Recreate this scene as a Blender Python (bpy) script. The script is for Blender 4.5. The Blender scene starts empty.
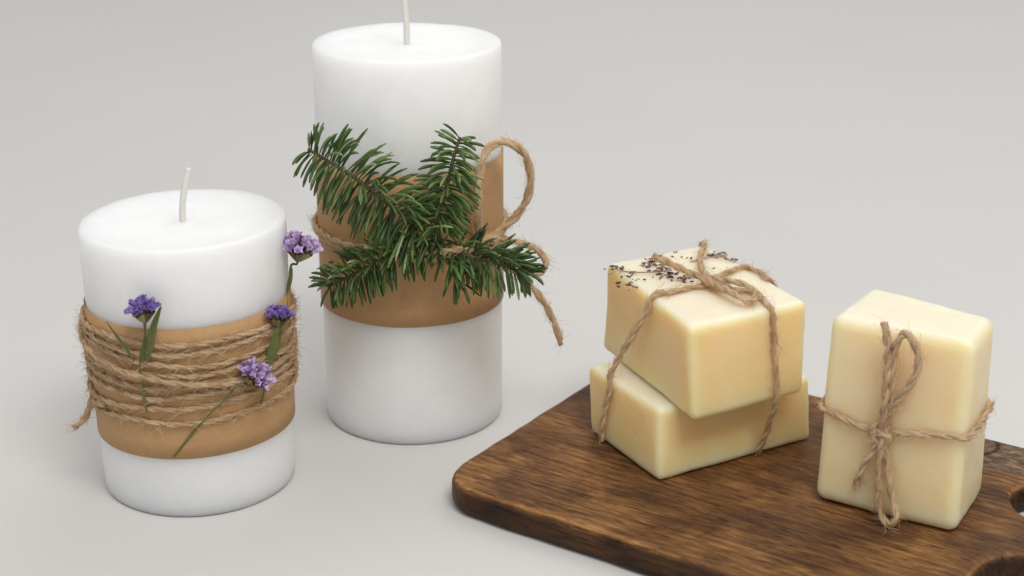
import bpy, bmesh, math, random
from mathutils import Vector, noise, Matrix

S = 0.01                                   # authored in centimetres, built in metres
scene = bpy.context.scene
col = scene.collection
V = Vector

# ------------------------------------------------------------------ camera model (cm)
FPX, PITCH, CAMH = 1642.2, 0.3592, 27.878
CF = V((0, math.cos(PITCH), -math.sin(PITCH)))
CR = V((1, 0, 0))
CU = CR.cross(CF)
CAM = V((0, 0, CAMH))

def ray(px, py):
    return CF + CR * ((px - 512) / FPX) - CU * ((py - 288) / FPX)

def at_z(px, py, z):
    d = ray(px, py)
    return CAM + d * ((z - CAMH) / d.z)

def at_y(px, py, y):
    d = ray(px, py)
    return CAM + d * (y / d.y)

def at_cyl(px, py, c, r):
    d = ray(px, py)
    ox, oy = CAM.x - c[0], CAM.y - c[1]
    A = d.x * d.x + d.y * d.y
    B = 2 * (ox * d.x + oy * d.y)
    C = ox * ox + oy * oy - r * r
    D = max(B * B - 4 * A * C, 0)
    return CAM + d * ((-B - math.sqrt(D)) / (2 * A))

def px_of(P):
    q = P - CAM
    z = q.dot(CF)
    return 512 + FPX * q.dot(CR) / z, 288 - FPX * q.dot(CU) / z

# ------------------------------------------------------------------ materials
def mat(name):
    m = bpy.data.materials.new(name)
    m.use_nodes = True
    nt = m.node_tree
    return m, nt, nt.nodes['Principled BSDF']

def N(nt, kind, **kw):
    n = nt.nodes.new(kind)
    for k, v in kw.items():
        if k in n.inputs:
            n.inputs[k].default_value = v
        else:
            setattr(n, k, v)
    return n

def ramp(nt, stops):
    r = nt.nodes.new('ShaderNodeValToRGB')
    e = r.color_ramp.elements
    while len(e) < len(stops):
        e.new(0.5)
    for k, (p, c) in enumerate(stops):
        e[k].position = p
        e[k].color = (*c, 1) if len(c) == 3 else c
    return r

def coords(nt, scale=(1, 1, 1), kind='Object'):
    tc = nt.nodes.new('ShaderNodeTexCoord')
    mp = nt.nodes.new('ShaderNodeMapping')
    mp.inputs['Scale'].default_value = scale
    nt.links.new(tc.outputs[kind], mp.inputs['Vector'])
    return mp.outputs['Vector']

def bump(nt, b, height, strength, dist):
    n = nt.nodes.new('ShaderNodeBump')
    n.inputs['Strength'].default_value = strength
    n.inputs['Distance'].default_value = dist
    nt.links.new(height, n.inputs['Height'])
    nt.links.new(n.outputs['Normal'], b.inputs['Normal'])
    return n

def mixc(nt, fac, a, b, mode='MIX'):
    n = nt.nodes.new('ShaderNodeMix')
    n.data_type = 'RGBA'
    n.blend_type = mode
    for sock, v in ((n.inputs[0], fac), (n.inputs[6], a), (n.inputs[7], b)):
        if isinstance(v, (int, float)):
            sock.default_value = v
        elif isinstance(v, tuple):
            sock.default_value = (*v, 1)
        else:
            nt.links.new(v, sock)
    return n.outputs[2]

def math_n(nt, op, a, b=None):
    n = nt.nodes.new('ShaderNodeMath')
    n.operation = op
    for k, v in enumerate((a, b)):
        if v is None:
            continue
        if isinstance(v, (int, float)):
            n.inputs[k].default_value = v
        else:
            nt.links.new(v, n.inputs[k])
    return n.outputs[0]

def make_wax():
    m, nt, b = mat('white_wax')
    v = coords(nt)
    n1 = N(nt, 'ShaderNodeTexNoise', Scale=60.0, Detail=6.0)
    nt.links.new(v, n1.inputs['Vector'])
    v2 = coords(nt, (1, 1, 0.18))
    n2 = N(nt, 'ShaderNodeTexNoise', Scale=420.0, Detail=5.0)
    nt.links.new(v2, n2.inputs['Vector'])
    r = ramp(nt, [(0.3, (0.86, 0.86, 0.855)), (0.5, (0.90, 0.90, 0.892)), (0.7, (0.925, 0.925, 0.915))])
    nt.links.new(n1.outputs[0], r.inputs[0])
    nt.links.new(r.outputs[0], b.inputs['Base Color'])
    b.inputs['Subsurface Weight'].default_value = 1.0
    b.inputs['Subsurface Radius'].default_value = (1.0, 0.95, 0.88)
    b.inputs['Subsurface Scale'].default_value = 0.022
    b.inputs['Roughness'].default_value = 0.5
    b.inputs['Specular IOR Level'].default_value = 0.35
    n3 = N(nt, 'ShaderNodeTexVoronoi', Scale=240.0)
    nt.links.new(v, n3.inputs['Vector'])
    s = math_n(nt, 'ADD', n1.outputs[0], math_n(nt, 'ADD', math_n(nt, 'MULTIPLY', n2.outputs[0], 0.4), math_n(nt, 'MULTIPLY', n3.outputs[0], 0.12)))
    bump(nt, b, s, 0.5, 0.0014)
    return m

def make_soap(name, gold, butter, cream, sss):
    m, nt, b = mat(name)
    v = coords(nt)
    n1 = N(nt, 'ShaderNodeTexNoise', Scale=30.0, Detail=5.0, Distortion=0.8)
    nt.links.new(v, n1.inputs['Vector'])
    n3 = N(nt, 'ShaderNodeTexNoise', Scale=150.0, Detail=4.0)
    nt.links.new(v, n3.inputs['Vector'])
    s0 = math_n(nt, 'ADD', math_n(nt, 'MULTIPLY', n1.outputs[0], 0.8), math_n(nt, 'MULTIPLY', n3.outputs[0], 0.2))
    r = ramp(nt, [(0.34, gold), (0.50, butter), (0.68, cream)])
    nt.links.new(s0, r.inputs[0])
    # edges painted paler for scattered light, upper face painted paler for its bright light
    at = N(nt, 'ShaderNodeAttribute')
    at.attribute_name = 'edge_glow'
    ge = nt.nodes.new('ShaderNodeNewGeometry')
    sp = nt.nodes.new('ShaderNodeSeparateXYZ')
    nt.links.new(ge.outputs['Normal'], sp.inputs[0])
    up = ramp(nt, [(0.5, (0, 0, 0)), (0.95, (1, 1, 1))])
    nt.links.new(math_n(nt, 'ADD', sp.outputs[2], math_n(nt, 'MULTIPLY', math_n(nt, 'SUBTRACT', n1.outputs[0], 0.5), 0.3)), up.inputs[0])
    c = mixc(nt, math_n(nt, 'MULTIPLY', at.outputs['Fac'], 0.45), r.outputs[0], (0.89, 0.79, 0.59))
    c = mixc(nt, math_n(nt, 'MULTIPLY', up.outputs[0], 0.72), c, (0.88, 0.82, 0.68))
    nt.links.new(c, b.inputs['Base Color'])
    b.inputs['Subsurface Weight'].default_value = 0.95
    b.inputs['Subsurface Radius'].default_value = (1.0, 0.66, 0.24)
    b.inputs['Subsurface Scale'].default_value = sss
    b.inputs['Specular IOR Level'].default_value = 0.4
    n2 = N(nt, 'ShaderNodeTexNoise', Scale=260.0, Detail=4.0)
    nt.links.new(v, n2.inputs['Vector'])
    rr = ramp(nt, [(0.35, (0.34, 0.34, 0.34)), (0.65, (0.52, 0.52, 0.52))])
    nt.links.new(n3.outputs[0], rr.inputs[0])
    nt.links.new(rr.outputs[0], b.inputs['Roughness'])
    # a few pits and cutting drag marks
    vo = N(nt, 'ShaderNodeTexVoronoi', Scale=170.0)
    nt.links.new(v, vo.inputs['Vector'])
    pit = ramp(nt, [(0.05, (0, 0, 0)), (0.16, (1, 1, 1))])
    nt.links.new(vo.outputs['Distance'], pit.inputs[0])
    dr = N(nt, 'ShaderNodeTexNoise', Scale=1.0, Detail=3.0)
    nt.links.new(coords(nt, (420, 420, 26)), dr.inputs['Vector'])
    s = math_n(nt, 'ADD', math_n(nt, 'ADD', n1.outputs[0], math_n(nt, 'MULTIPLY', n2.outputs[0], 0.25)),
               math_n(nt, 'ADD', math_n(nt, 'MULTIPLY', pit.outputs[0], 0.22), math_n(nt, 'MULTIPLY', dr.outputs[0], 0.22)))
    bump(nt, b, s, 0.32, 0.0013)
    return m

def make_kraft():
    m, nt, b = mat('kraft_paper')
    v = coords(nt)
    n1 = N(nt, 'ShaderNodeTexNoise', Scale=120.0, Detail=9.0, Roughness=0.75)
    nt.links.new(v, n1.inputs['Vector'])
    v2 = coords(nt, (1, 1, 1.8))
    n2 = N(nt, 'ShaderNodeTexNoise', Scale=750.0, Detail=5.0, Distortion=2.2)
    nt.links.new(v2, n2.inputs['Vector'])
    s = math_n(nt, 'ADD', math_n(nt, 'MULTIPLY', n1.outputs[0], 0.5), math_n(nt, 'MULTIPLY', n2.outputs[0], 0.5))
    r = ramp(nt, [(0.32, (0.44, 0.25, 0.112)), (0.5, (0.51, 0.30, 0.138)), (0.68, (0.57, 0.35, 0.17))])
    nt.links.new(s, r.inputs[0])
    nt.links.new(r.outputs[0], b.inputs['Base Color'])
    b.inputs['Roughness'].default_value = 0.62
    b.inputs['Specular IOR Level'].default_value = 0.3
    bump(nt, b, s, 0.3, 0.0006)
    return m

def make_jute(name, dark, mid, light):
    m, nt, b = mat(name)
    at = N(nt, 'ShaderNodeAttribute')
    at.attribute_name = 'rope'
    mp = nt.nodes.new('ShaderNodeMapping')
    mp.inputs['Scale'].default_value = (0.9, 1, 1)
    nt.links.new(at.outputs['Vector'], mp.inputs['Vector'])
    n1 = N(nt, 'ShaderNodeTexNoise', Scale=3.2, Detail=6.0, Roughness=0.7)
    nt.links.new(mp.outputs[0], n1.inputs['Vector'])
    v2 = coords(nt)
    n2 = N(nt, 'ShaderNodeTexNoise', Scale=140.0, Detail=3.0)
    nt.links.new(v2, n2.inputs['Vector'])
    s = math_n(nt, 'ADD', math_n(nt, 'MULTIPLY', n1.outputs[0], 0.72), math_n(nt, 'MULTIPLY', n2.outputs[0], 0.28))
    r = ramp(nt, [(0.32, dark), (0.5, mid), (0.68, light)])
    nt.links.new(s, r.inputs[0])
    nt.links.new(r.outputs[0], b.inputs['Base Color'])
    b.inputs['Roughness'].default_value = 0.75
    b.inputs['Specular IOR Level'].default_value = 0.25
    b.inputs['Sheen Weight'].default_value = 0.15
    bump(nt, b, n1.outputs[0], 0.9, 0.0006)
    return m

def make_wood():
    m, nt, b = mat('dark_stained_wood')
    def nz(scale, sc, det, rough, dist):
        n = N(nt, 'ShaderNodeTexNoise', Scale=sc, Detail=det, Roughness=rough, Distortion=dist)
        nt.links.new(coords(nt, scale), n.inputs['Vector'])
        return n.outputs[0]
    streak = nz((13, 120, 120), 1.6, 9.0, 0.68, 1.8)       # wavy figure along the board
    fine = nz((70, 620, 620), 1.8, 6.0, 0.8, 0.7)        # fine grain
    patch = nz((14, 20, 20), 2.0, 4.0, 0.6, 1.0)         # worn pale areas
    stain = nz((11, 15, 15), 1.7, 5.0, 0.62, 0.6)        # dark stain
    pore = nz((75, 620, 620), 1.4, 2.0, 0.5, 0.0)
    wv = nt.nodes.new('ShaderNodeTexWave')
    wv.wave_type = 'BANDS'
    wv.bands_direction = 'Y'
    wv.inputs['Scale'].default_value = 1.0
    wv.inputs['Distortion'].default_value = 7.0
    wv.inputs['Detail'].default_value = 5.0
    wv.inputs['Detail Scale'].default_value = 0.9
    wv.inputs['Detail Roughness'].default_value = 0.62
    nt.links.new(coords(nt, (7, 95, 95)), wv.inputs['Vector'])
    grain = wv.outputs['Fac']
    streak = math_n(nt, 'ADD', math_n(nt, 'MULTIPLY', streak, 0.94), math_n(nt, 'MULTIPLY', grain, 0.07))
    s = math_n(nt, 'ADD', math_n(nt, 'MULTIPLY', streak, 0.36),
               math_n(nt, 'ADD', math_n(nt, 'MULTIPLY', fine, 0.34), math_n(nt, 'MULTIPLY', patch, 0.31)))
    r = ramp(nt, [(0.36, (0.034, 0.014, 0.007)), (0.445, (0.098, 0.041, 0.015)), (0.52, (0.215, 0.098, 0.032)), (0.63, (0.46, 0.235, 0.082))])
    nt.links.new(s, r.inputs[0])
    st = ramp(nt, [(0.46, (0, 0, 0)), (0.64, (1, 1, 1))])
    nt.links.new(stain, st.inputs[0])
    c = mixc(nt, math_n(nt, 'MULTIPLY', st.outputs[0], 0.55), r.outputs[0], (0.045, 0.022, 0.016))
    pr = ramp(nt, [(0.58, (1, 1, 1)), (0.68, (0.25, 0.2, 0.18))])
    nt.links.new(pore, pr.inputs[0])
    c = mixc(nt, 0.8, c, pr.outputs[0], 'MULTIPLY')
    # rough grain near the handle, paled to paint in backlight glare, with a growth ring
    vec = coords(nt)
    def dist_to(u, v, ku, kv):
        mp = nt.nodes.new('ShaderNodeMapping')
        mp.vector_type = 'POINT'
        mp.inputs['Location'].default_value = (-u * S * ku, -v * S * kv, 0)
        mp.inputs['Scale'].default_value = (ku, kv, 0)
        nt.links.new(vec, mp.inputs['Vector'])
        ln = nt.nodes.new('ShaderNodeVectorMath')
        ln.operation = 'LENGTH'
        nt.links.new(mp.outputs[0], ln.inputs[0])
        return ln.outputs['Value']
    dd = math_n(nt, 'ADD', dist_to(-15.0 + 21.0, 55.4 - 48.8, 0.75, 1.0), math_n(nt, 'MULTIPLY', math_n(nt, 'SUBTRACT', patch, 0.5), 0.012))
    glare = ramp(nt, [(0.0, (1, 1, 1)), (0.72, (1, 1, 1)), (0.92, (0, 0, 0))])
    nt.links.new(math_n(nt, 'MULTIPLY', dd, 40.0), glare.inputs[0])
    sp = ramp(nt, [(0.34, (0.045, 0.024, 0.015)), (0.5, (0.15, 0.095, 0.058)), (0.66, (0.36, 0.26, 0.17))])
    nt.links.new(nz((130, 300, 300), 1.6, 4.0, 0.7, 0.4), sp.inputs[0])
    c = mixc(nt, math_n(nt, 'MULTIPLY', glare.outputs[0], 0.85), c, sp.outputs[0])
    rg = math_n(nt, 'ADD', dist_to(-16.6 + 21.0, 55.0 - 48.8, 1.0, 1.0), math_n(nt, 'MULTIPLY', math_n(nt, 'SUBTRACT', streak, 0.5), 0.004))
    ln = math_n(nt, 'ABSOLUTE', math_n(nt, 'SUBTRACT', rg, 0.0102))
    rl = ramp(nt, [(0.0, (0.18, 0.15, 0.13)), (0.25, (0.3, 0.26, 0.24)), (0.6, (1, 1, 1))])
    nt.links.new(math_n(nt, 'MULTIPLY', ln, 500.0), rl.inputs[0])
    c = mixc(nt, 1.0, c, rl.outputs[0], 'MULTIPLY')
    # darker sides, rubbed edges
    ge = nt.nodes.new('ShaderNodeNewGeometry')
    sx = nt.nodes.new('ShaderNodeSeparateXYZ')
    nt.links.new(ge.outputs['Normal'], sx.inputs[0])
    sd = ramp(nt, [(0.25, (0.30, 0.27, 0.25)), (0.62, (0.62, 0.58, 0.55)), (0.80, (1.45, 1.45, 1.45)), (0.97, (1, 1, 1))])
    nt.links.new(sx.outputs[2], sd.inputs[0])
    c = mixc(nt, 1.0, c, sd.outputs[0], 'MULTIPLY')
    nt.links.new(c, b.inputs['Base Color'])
    rr = ramp(nt, [(0.3, (0.34, 0.34, 0.34)), (0.75, (0.60, 0.60, 0.60))])
    nt.links.new(fine, rr.inputs[0])
    nt.links.new(rr.outputs[0], b.inputs['Roughness'])
    b.inputs['Specular IOR Level'].default_value = 0.22
    h = math_n(nt, 'ADD', math_n(nt, 'ADD', fine, math_n(nt, 'MULTIPLY', streak, 0.8)), math_n(nt, 'MULTIPLY', pore, 0.6))
    bump(nt, b, h, 0.7, 0.0010)
    return m

def make_table():
    m, nt, b = mat('pale_grey_paper')
    v = coords(nt)
    n1 = N(nt, 'ShaderNodeTexNoise', Scale=5.0, Detail=4.0)
    nt.links.new(v, n1.inputs['Vector'])
    r = ramp(nt, [(0.3, (0.625, 0.612, 0.592)), (0.7, (0.643, 0.63, 0.61))])
    nt.links.new(n1.outputs[0], r.inputs[0])
    nt.links.new(r.outputs[0], b.inputs['Base Color'])
    b.inputs['Roughness'].default_value = 0.8
    b.inputs['Specular IOR Level'].default_value = 0.2
    n2 = N(nt, 'ShaderNodeTexNoise', Scale=900.0, Detail=3.0)
    nt.links.new(v, n2.inputs['Vector'])
    bump(nt, b, n2.outputs[0], 0.12, 0.0003)
    return m

def make_tint(name, stops, rough=0.5, spec=0.4, sss=0.0, bscale=400.0):
    """colour from the per-point attribute 'tint' plus a little noise"""
    m, nt, b = mat(name)
    at = N(nt, 'ShaderNodeAttribute')
    at.attribute_name = 'tint'
    v = coords(nt)
    n1 = N(nt, 'ShaderNodeTexNoise', Scale=bscale, Detail=3.0)
    nt.links.new(v, n1.inputs['Vector'])
    s = math_n(nt, 'ADD', at.outputs['Fac'], math_n(nt, 'MULTIPLY', math_n(nt, 'SUBTRACT', n1.outputs[0], 0.5), 0.35))
    r = ramp(nt, stops)
    nt.links.new(s, r.inputs[0])
    nt.links.new(r.outputs[0], b.inputs['Base Color'])
    b.inputs['Roughness'].default_value = rough
    b.inputs['Specular IOR Level'].default_value = spec
    if sss:
        b.inputs['Subsurface Weight'].default_value = sss
        b.inputs['Subsurface Radius'].default_value = (1, 0.8, 1)
        b.inputs['Subsurface Scale'].default_value = 0.001
    bump(nt, b, n1.outputs[0], 0.3, 0.0004)
    return m

M_WAX = make_wax()
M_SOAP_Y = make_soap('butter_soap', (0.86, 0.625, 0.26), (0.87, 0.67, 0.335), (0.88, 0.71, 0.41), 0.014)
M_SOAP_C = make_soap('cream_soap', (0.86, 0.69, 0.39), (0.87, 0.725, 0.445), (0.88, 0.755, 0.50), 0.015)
M_KRAFT = make_kraft()
M_JUTE = make_jute('jute', (0.28, 0.15, 0.06), (0.68, 0.46, 0.255), (0.95, 0.78, 0.56))
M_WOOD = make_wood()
M_TABLE = make_table()
M_WICK = make_tint('cotton_wick', [(0.0, (0.62, 0.61, 0.54)), (1.0, (0.82, 0.81, 0.75))], 0.8, 0.2, 0, 900)
M_NEEDLE = make_tint('fir_needle', [(0.0, (0.016, 0.034, 0.009)), (0.4, (0.055, 0.105, 0.022)), (0.72, (0.15, 0.24, 0.065)), (1.0, (0.36, 0.46, 0.22))], 0.36, 0.45, 0.0, 300)
M_TWIG = make_tint('fir_bark', [(0.0, (0.05, 0.06, 0.022)), (1.0, (0.14, 0.14, 0.06))], 0.8, 0.2)
M_VIOLET = make_tint('violet_petal', [(0.0, (0.055, 0.022, 0.16)), (0.5, (0.15, 0.075, 0.38)), (1.0, (0.38, 0.27, 0.64))], 0.65, 0.2, 0.3)
M_LILAC = make_tint('lilac_petal', [(0.0, (0.16, 0.065, 0.30)), (0.5, (0.42, 0.22, 0.60)), (1.0, (0.78, 0.62, 0.86))], 0.65, 0.2, 0.3)
M_CALYX = make_tint('dry_calyx', [(0.0, (0.07, 0.055, 0.025)), (0.6, (0.20, 0.16, 0.07)), (1.0, (0.38, 0.32, 0.17))], 0.8, 0.2)
M_STEM = make_tint('green_stem', [(0.0, (0.055, 0.065, 0.02)), (0.6, (0.16, 0.18, 0.055)), (1.0, (0.28, 0.29, 0.11))], 0.7, 0.3)
M_HUSK = make_tint('dried_husk', [(0.0, (0.05, 0.035, 0.032)), (0.4, (0.15, 0.10, 0.085)), (1.0, (0.48, 0.35, 0.25))], 0.8, 0.2)

# ------------------------------------------------------------------ mesh building
class MB:
    def __init__(self):
        self.v, self.f, self.t, self.r = [], [], [], []
    def add(self, p, tint=0.5, rope=(0, 0, 0)):
        self.v.append(p)
        self.t.append(tint)
        self.r.append(rope)
        return len(self.v) - 1
    def build(self, name, material, parent=None, rope=False, origin=None, smooth=True):
        me = bpy.data.meshes.new(name)
        o = V(origin) if origin is not None else V((0, 0, 0))
        me.from_pydata([(V(p) - o) * S for p in self.v], [], self.f)
        if rope:
            a = me.attributes.new('rope', 'FLOAT_VECTOR', 'POINT')
            a.data.foreach_set('vector', [c for q in self.r for c in q])
        else:
            a = me.attributes.new('tint', 'FLOAT', 'POINT')
            a.data.foreach_set('value', self.t)
        if smooth:
            me.polygons.foreach_set('use_smooth', [True] * len(me.polygons))
        me.materials.append(material)
        me.validate()
        me.update()
        ob = bpy.data.objects.new(name, me)
        col.objects.link(ob)
        if parent is not None:
            ob.parent = parent
        if origin is not None:
            ob.location = o * S
        return ob

def empty(name, loc, label, cat, group=None):
    o = bpy.data.objects.new(name, None)
    o.empty_display_size = 0.01
    o.location = V(loc) * S
    o['label'] = label
    o['category'] = cat
    if group:
        o['group'] = group
    col.objects.link(o)
    return o

def part(mb, name, material, parent, rope=False, smooth=True, label=None):
    """mesh authored in world cm, made a child of parent (an Empty without rotation)"""
    base = V(parent.location) / S
    p = parent.parent
    while p is not None:
        base += V(p.location) / S
        p = p.parent
    mb.v = [V(q) - base for q in mb.v]
    ob = mb.build(name, material, parent, rope, None, smooth)
    if label:
        ob['label'] = label
    return ob

def catmull(pts, step=0.06, closed=False):
    P = [V(p) for p in pts]
    n = len(P)
    dense = []
    segs = n if closed else n - 1
    for i in range(segs):
        if closed:
            p0, p1, p2, p3 = P[i - 1], P[i], P[(i + 1) % n], P[(i + 2) % n]
        else:
            p1, p2 = P[i], P[i + 1]
            p0 = P[i - 1] if i > 0 else p1 * 2 - p2
            p3 = P[i + 2] if i + 2 < n else p2 * 2 - p1
        a = math.sqrt(max((p1 - p0).length, 1e-4))
        b = math.sqrt(max((p2 - p1).length, 1e-4))
        c = math.sqrt(max((p3 - p2).length, 1e-4))
        t0, t1, t2, t3 = 0, a, a + b, a + b + c
        k = max(2, int((p2 - p1).length / step * 1.5))
        for j in range(k):
            t = t1 + (t2 - t1) * j / k
            A1 = p0 * ((t1 - t) / (t1 - t0)) + p1 * ((t - t0) / (t1 - t0))
            A2 = p1 * ((t2 - t) / (t2 - t1)) + p2 * ((t - t1) / (t2 - t1))
            A3 = p2 * ((t3 - t) / (t3 - t2)) + p3 * ((t - t2) / (t3 - t2))
            B1 = A1 * ((t2 - t) / (t2 - t0)) + A2 * ((t - t0) / (t2 - t0))
            B2 = A2 * ((t3 - t) / (t3 - t1)) + A3 * ((t - t1) / (t3 - t1))
            dense.append(B1 * ((t2 - t) / (t2 - t1)) + B2 * ((t - t1) / (t2 - t1)))
    dense.append(P[0] if closed else P[-1])
    out = [dense[0]]
    acc = 0.0
    for a, b in zip(dense, dense[1:]):
        L = (b - a).length
        while L > 0 and acc + L >= step:
            a = a + (b - a) * ((step - acc) / L)
            L = (b - a).length
            out.append(a)
            acc = 0.0
        acc += L
    if (out[-1] - dense[-1]).length > step * 0.3:
        out.append(dense[-1])
    return out

def frames(path):
    n = len(path)
    T = []
    for i in range(n):
        d = path[min(i + 1, n - 1)] - path[max(i - 1, 0)]
        T.append(d.normalized() if d.length > 1e-9 else V((0, 0, 1)))
    ref = V((0, 0, 1)) if abs(T[0].z) < 0.9 else V((1, 0, 0))
    nrm = (ref - T[0] * ref.dot(T[0])).normalized()
    out = []
    for i in range(n):
        nrm = nrm - T[i] * nrm.dot(T[i])
        nrm = nrm.normalized() if nrm.length > 1e-9 else T[i].orthogonal().normalized()
        out.append((T[i], nrm, T[i].cross(nrm)))
    return out

def tube(mb, path, radii, sides=6, tint=0.5, cap=True):
    fr = frames(path)
    rows = []
    for i, p in enumerate(path):
        r = radii(i / max(len(path) - 1, 1)) if callable(radii) else radii
        t = tint(i / max(len(path) - 1, 1)) if callable(tint) else tint
        T, a, b = fr[i]
        rows.append([mb.add(p + a * (r * math.cos(2 * math.pi * k / sides)) + b * (r * math.sin(2 * math.pi * k / sides)), t) for k in range(sides)])
    for r0, r1 in zip(rows, rows[1:]):
        for k in range(sides):
            mb.f.append((r0[k], r0[(k + 1) % sides], r1[(k + 1) % sides], r1[k]))
    if cap:
        mb.f.append(tuple(reversed(rows[0])))
        mb.f.append(tuple(rows[-1]))

def twine(mb, pts, rnd, R=0.135, pitch=1.25, plies=2, fuzz=9.0, closed=False, fray=0.0, fuzz_len=(0.15, 0.6), wob=0.012, step=0.05):
    """a twisted jute cord along pts: helical plies and loose fibres"""
    path = catmull(pts, step, closed)
    seed = rnd.uniform(0, 100)
    path = [p + V((noise.noise(V((i * step * 1.3, seed, 0))), noise.noise(V((i * step * 1.3, seed, 9))), noise.noise(V((i * step * 1.3, seed, 19))))) * wob * 2 for i, p in enumerate(path)]
    fr = frames(path)
    n = len(path)
    sides = 9
    ph0 = rnd.uniform(0, 6.28)
    for k in range(plies):
        rows = []
        for i, p in enumerate(path):
            T, a, b = fr[i]
            s = i * step
            tw = ph0 + 2 * math.pi * s / pitch + 2 * math.pi * k / plies + 0.6 * noise.noise(V((s * 0.8, seed, 3)))
            thick = 1 + 0.30 * noise.noise(V((s * 1.1, seed + k * 7, 5)))
            endf = min(1.0, 0.72 + 1.6 * min(s, (n - 1 - i) * step))
            off = R * 0.42
            if fray and (n - 1 - i) * step < fray:
                off *= 1 + 0.9 * (1 - (n - 1 - i) * step / fray)
            rr = R * 0.63 * thick * endf
            c = p + (a * math.cos(tw) + b * math.sin(tw)) * off
            row = []
            for q in range(sides):
                an = 2 * math.pi * q / sides + tw
                fib = 1 + 0.18 * noise.noise(V((math.cos(an - tw * 1.7) * 2.2, math.sin(an - tw * 1.7) * 2.2, s * 0.9 + k * 11 + seed)))
                w = c + (a * math.cos(an) + b * math.sin(an)) * (rr * fib)
                th = an - tw * 1.6
                row.append(mb.add(w, 0.5, (s * 0.8 + seed, math.cos(th) * 1.3 + k * 7, math.sin(th) * 1.3)))
            rows.append(row)
        for r0, r1 in zip(rows, rows[1:]):
            for q in range(sides):
                mb.f.append((r0[q], r0[(q + 1) % sides], r1[(q + 1) % sides], r1[q]))
        if not closed:
            mb.f.append(tuple(reversed(rows[0])))
            mb.f.append(tuple(rows[-1]))
    L = (n - 1) * step
    for _ in range(int(L * fuzz)):
        i = rnd.randrange(n)
        fibre(mb, path[i], fr[i], R, rnd, rnd.uniform(*fuzz_len) * rnd.uniform(0.5, 1))
    # flyaway fibres lying along the cord
    for _ in range(int(L * 26)):
        i = rnd.randrange(n)
        T, a, b = fr[i]
        an = rnd.uniform(0, 6.28)
        o = a * math.cos(an) + b * math.sin(an)
        tg = T.cross(o)
        d = (T * rnd.choice((-1, 1)) + tg * rnd.gauss(0.2, 0.35) + o * rnd.uniform(-0.05, 0.22)).normalized()
        strand(mb, path[i] + o * R * 0.92, d, rnd.uniform(0.2, 0.7), rnd, rnd.uniform(0.006, 0.012), 0.14)
    if fray:
        for _ in range(38):
            i = n - 1 - rnd.randrange(max(1, int(fray / step)))
            T, a, b = fr[i]
            an = rnd.uniform(0, 6.28)
            d = (T * 1.2 + (a * math.cos(an) + b * math.sin(an)) * rnd.uniform(0.1, 0.6)).normalized()
            strand(mb, path[i] + (a * math.cos(an) + b * math.sin(an)) * R * 0.7, d, rnd.uniform(0.2, 0.5), rnd, rnd.uniform(0.008, 0.015))

def strand(mb, p, d, L, rnd, r, bend_k=0.35):
    pts = [V(p)]
    k = 5
    bend = V((rnd.gauss(0, 1), rnd.gauss(0, 1), rnd.gauss(0, 1) - 0.2)) * bend_k
    for j in range(k):
        d = (d + bend * (0.5) + V((rnd.gauss(0, 1), rnd.gauss(0, 1), rnd.gauss(0, 1))) * 0.10).normalized()
        pts.append(pts[-1] + d * (L / k))
    fr = frames(pts)
    rows = []
    sd = rnd.uniform(0, 50)
    for j, q in enumerate(pts):
        T, a, b = fr[j]
        rr = r * (1 - 0.55 * j / k)
        rows.append([mb.add(q + a * (rr * math.cos(2.094 * m)) + b * (rr * math.sin(2.094 * m)), 0.5, (sd, sd * 0.7 + 3, j * 0.1)) for m in range(3)])
    for r0, r1 in zip(rows, rows[1:]):
        for m in range(3):
            mb.f.append((r0[m], r0[(m + 1) % 3], r1[(m + 1) % 3], r1[m]))

def fibre(mb, p, f, R, rnd, L, out=0.8):
    T, a, b = f
    an = rnd.uniform(0, 6.28)
    o = a * math.cos(an) + b * math.sin(an)
    d = (o * out * rnd.uniform(0.3, 1.2) + T * rnd.uniform(-1, 1)).normalized()
    strand(mb, p + o * R * 0.85, d, L, rnd, rnd.uniform(0.0016, 0.0038))

# ------------------------------------------------------------------ the surface
me = bpy.data.meshes.new('table_surface')
me.from_pydata([(-4, -2, 0), (4, -2, 0), (4, 6, 0), (-4, 6, 0)], [], [(0, 1, 2, 3)])
me.materials.append(M_TABLE)
table = bpy.data.objects.new('table_surface', me)
col.objects.link(table)
table['kind'] = 'structure'
table['label'] = 'smooth pale grey paper surface running up behind everything'

# ------------------------------------------------------------------ chopping board
BT = 1.15
BYAW = math.atan2(-3.83, 5.69)
BU = V((math.cos(BYAW), math.sin(BYAW), 0))
BV = V((-BU.y, BU.x, 0))

def fillet(poly):
    """poly: (u, v, radius) -> rounded outline"""
    out = []
    n = len(poly)
    for i in range(n):
        p0, p1, p2 = V(poly[i - 1][:2]), V(poly[i][:2]), V(poly[(i + 1) % n][:2])
        r = poly[i][2]
        d0, d1 = (p0 - p1).normalized(), (p2 - p1).normalized()
        ang = d0.angle(d1)
        t = r / math.tan(ang / 2)
        a, b = p1 + d0 * t, p1 + d1 * t
        c = p1 + (d0 + d1).normalized() * (r / math.sin(ang / 2))
        a0 = math.atan2(a.y - c.y, a.x - c.x)
        a1 = math.atan2(b.y - c.y, b.x - c.x)
        da = (a1 - a0 + math.pi) % (2 * math.pi) - math.pi
        k = 12
        out += [(c.x + r * math.cos(a0 + da * j / k), c.y + r * math.sin(a0 + da * j / k)) for j in range(k + 1)]
    return out

def densify(o, step=0.35):
    res = []
    for i in range(len(o)):
        a, b = V(o[i]), V(o[(i + 1) % len(o)])
        k = max(1, int((b - a).length / step))
        res += [a + (b - a) * (j / k) for j in range(k)]
    return res

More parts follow.
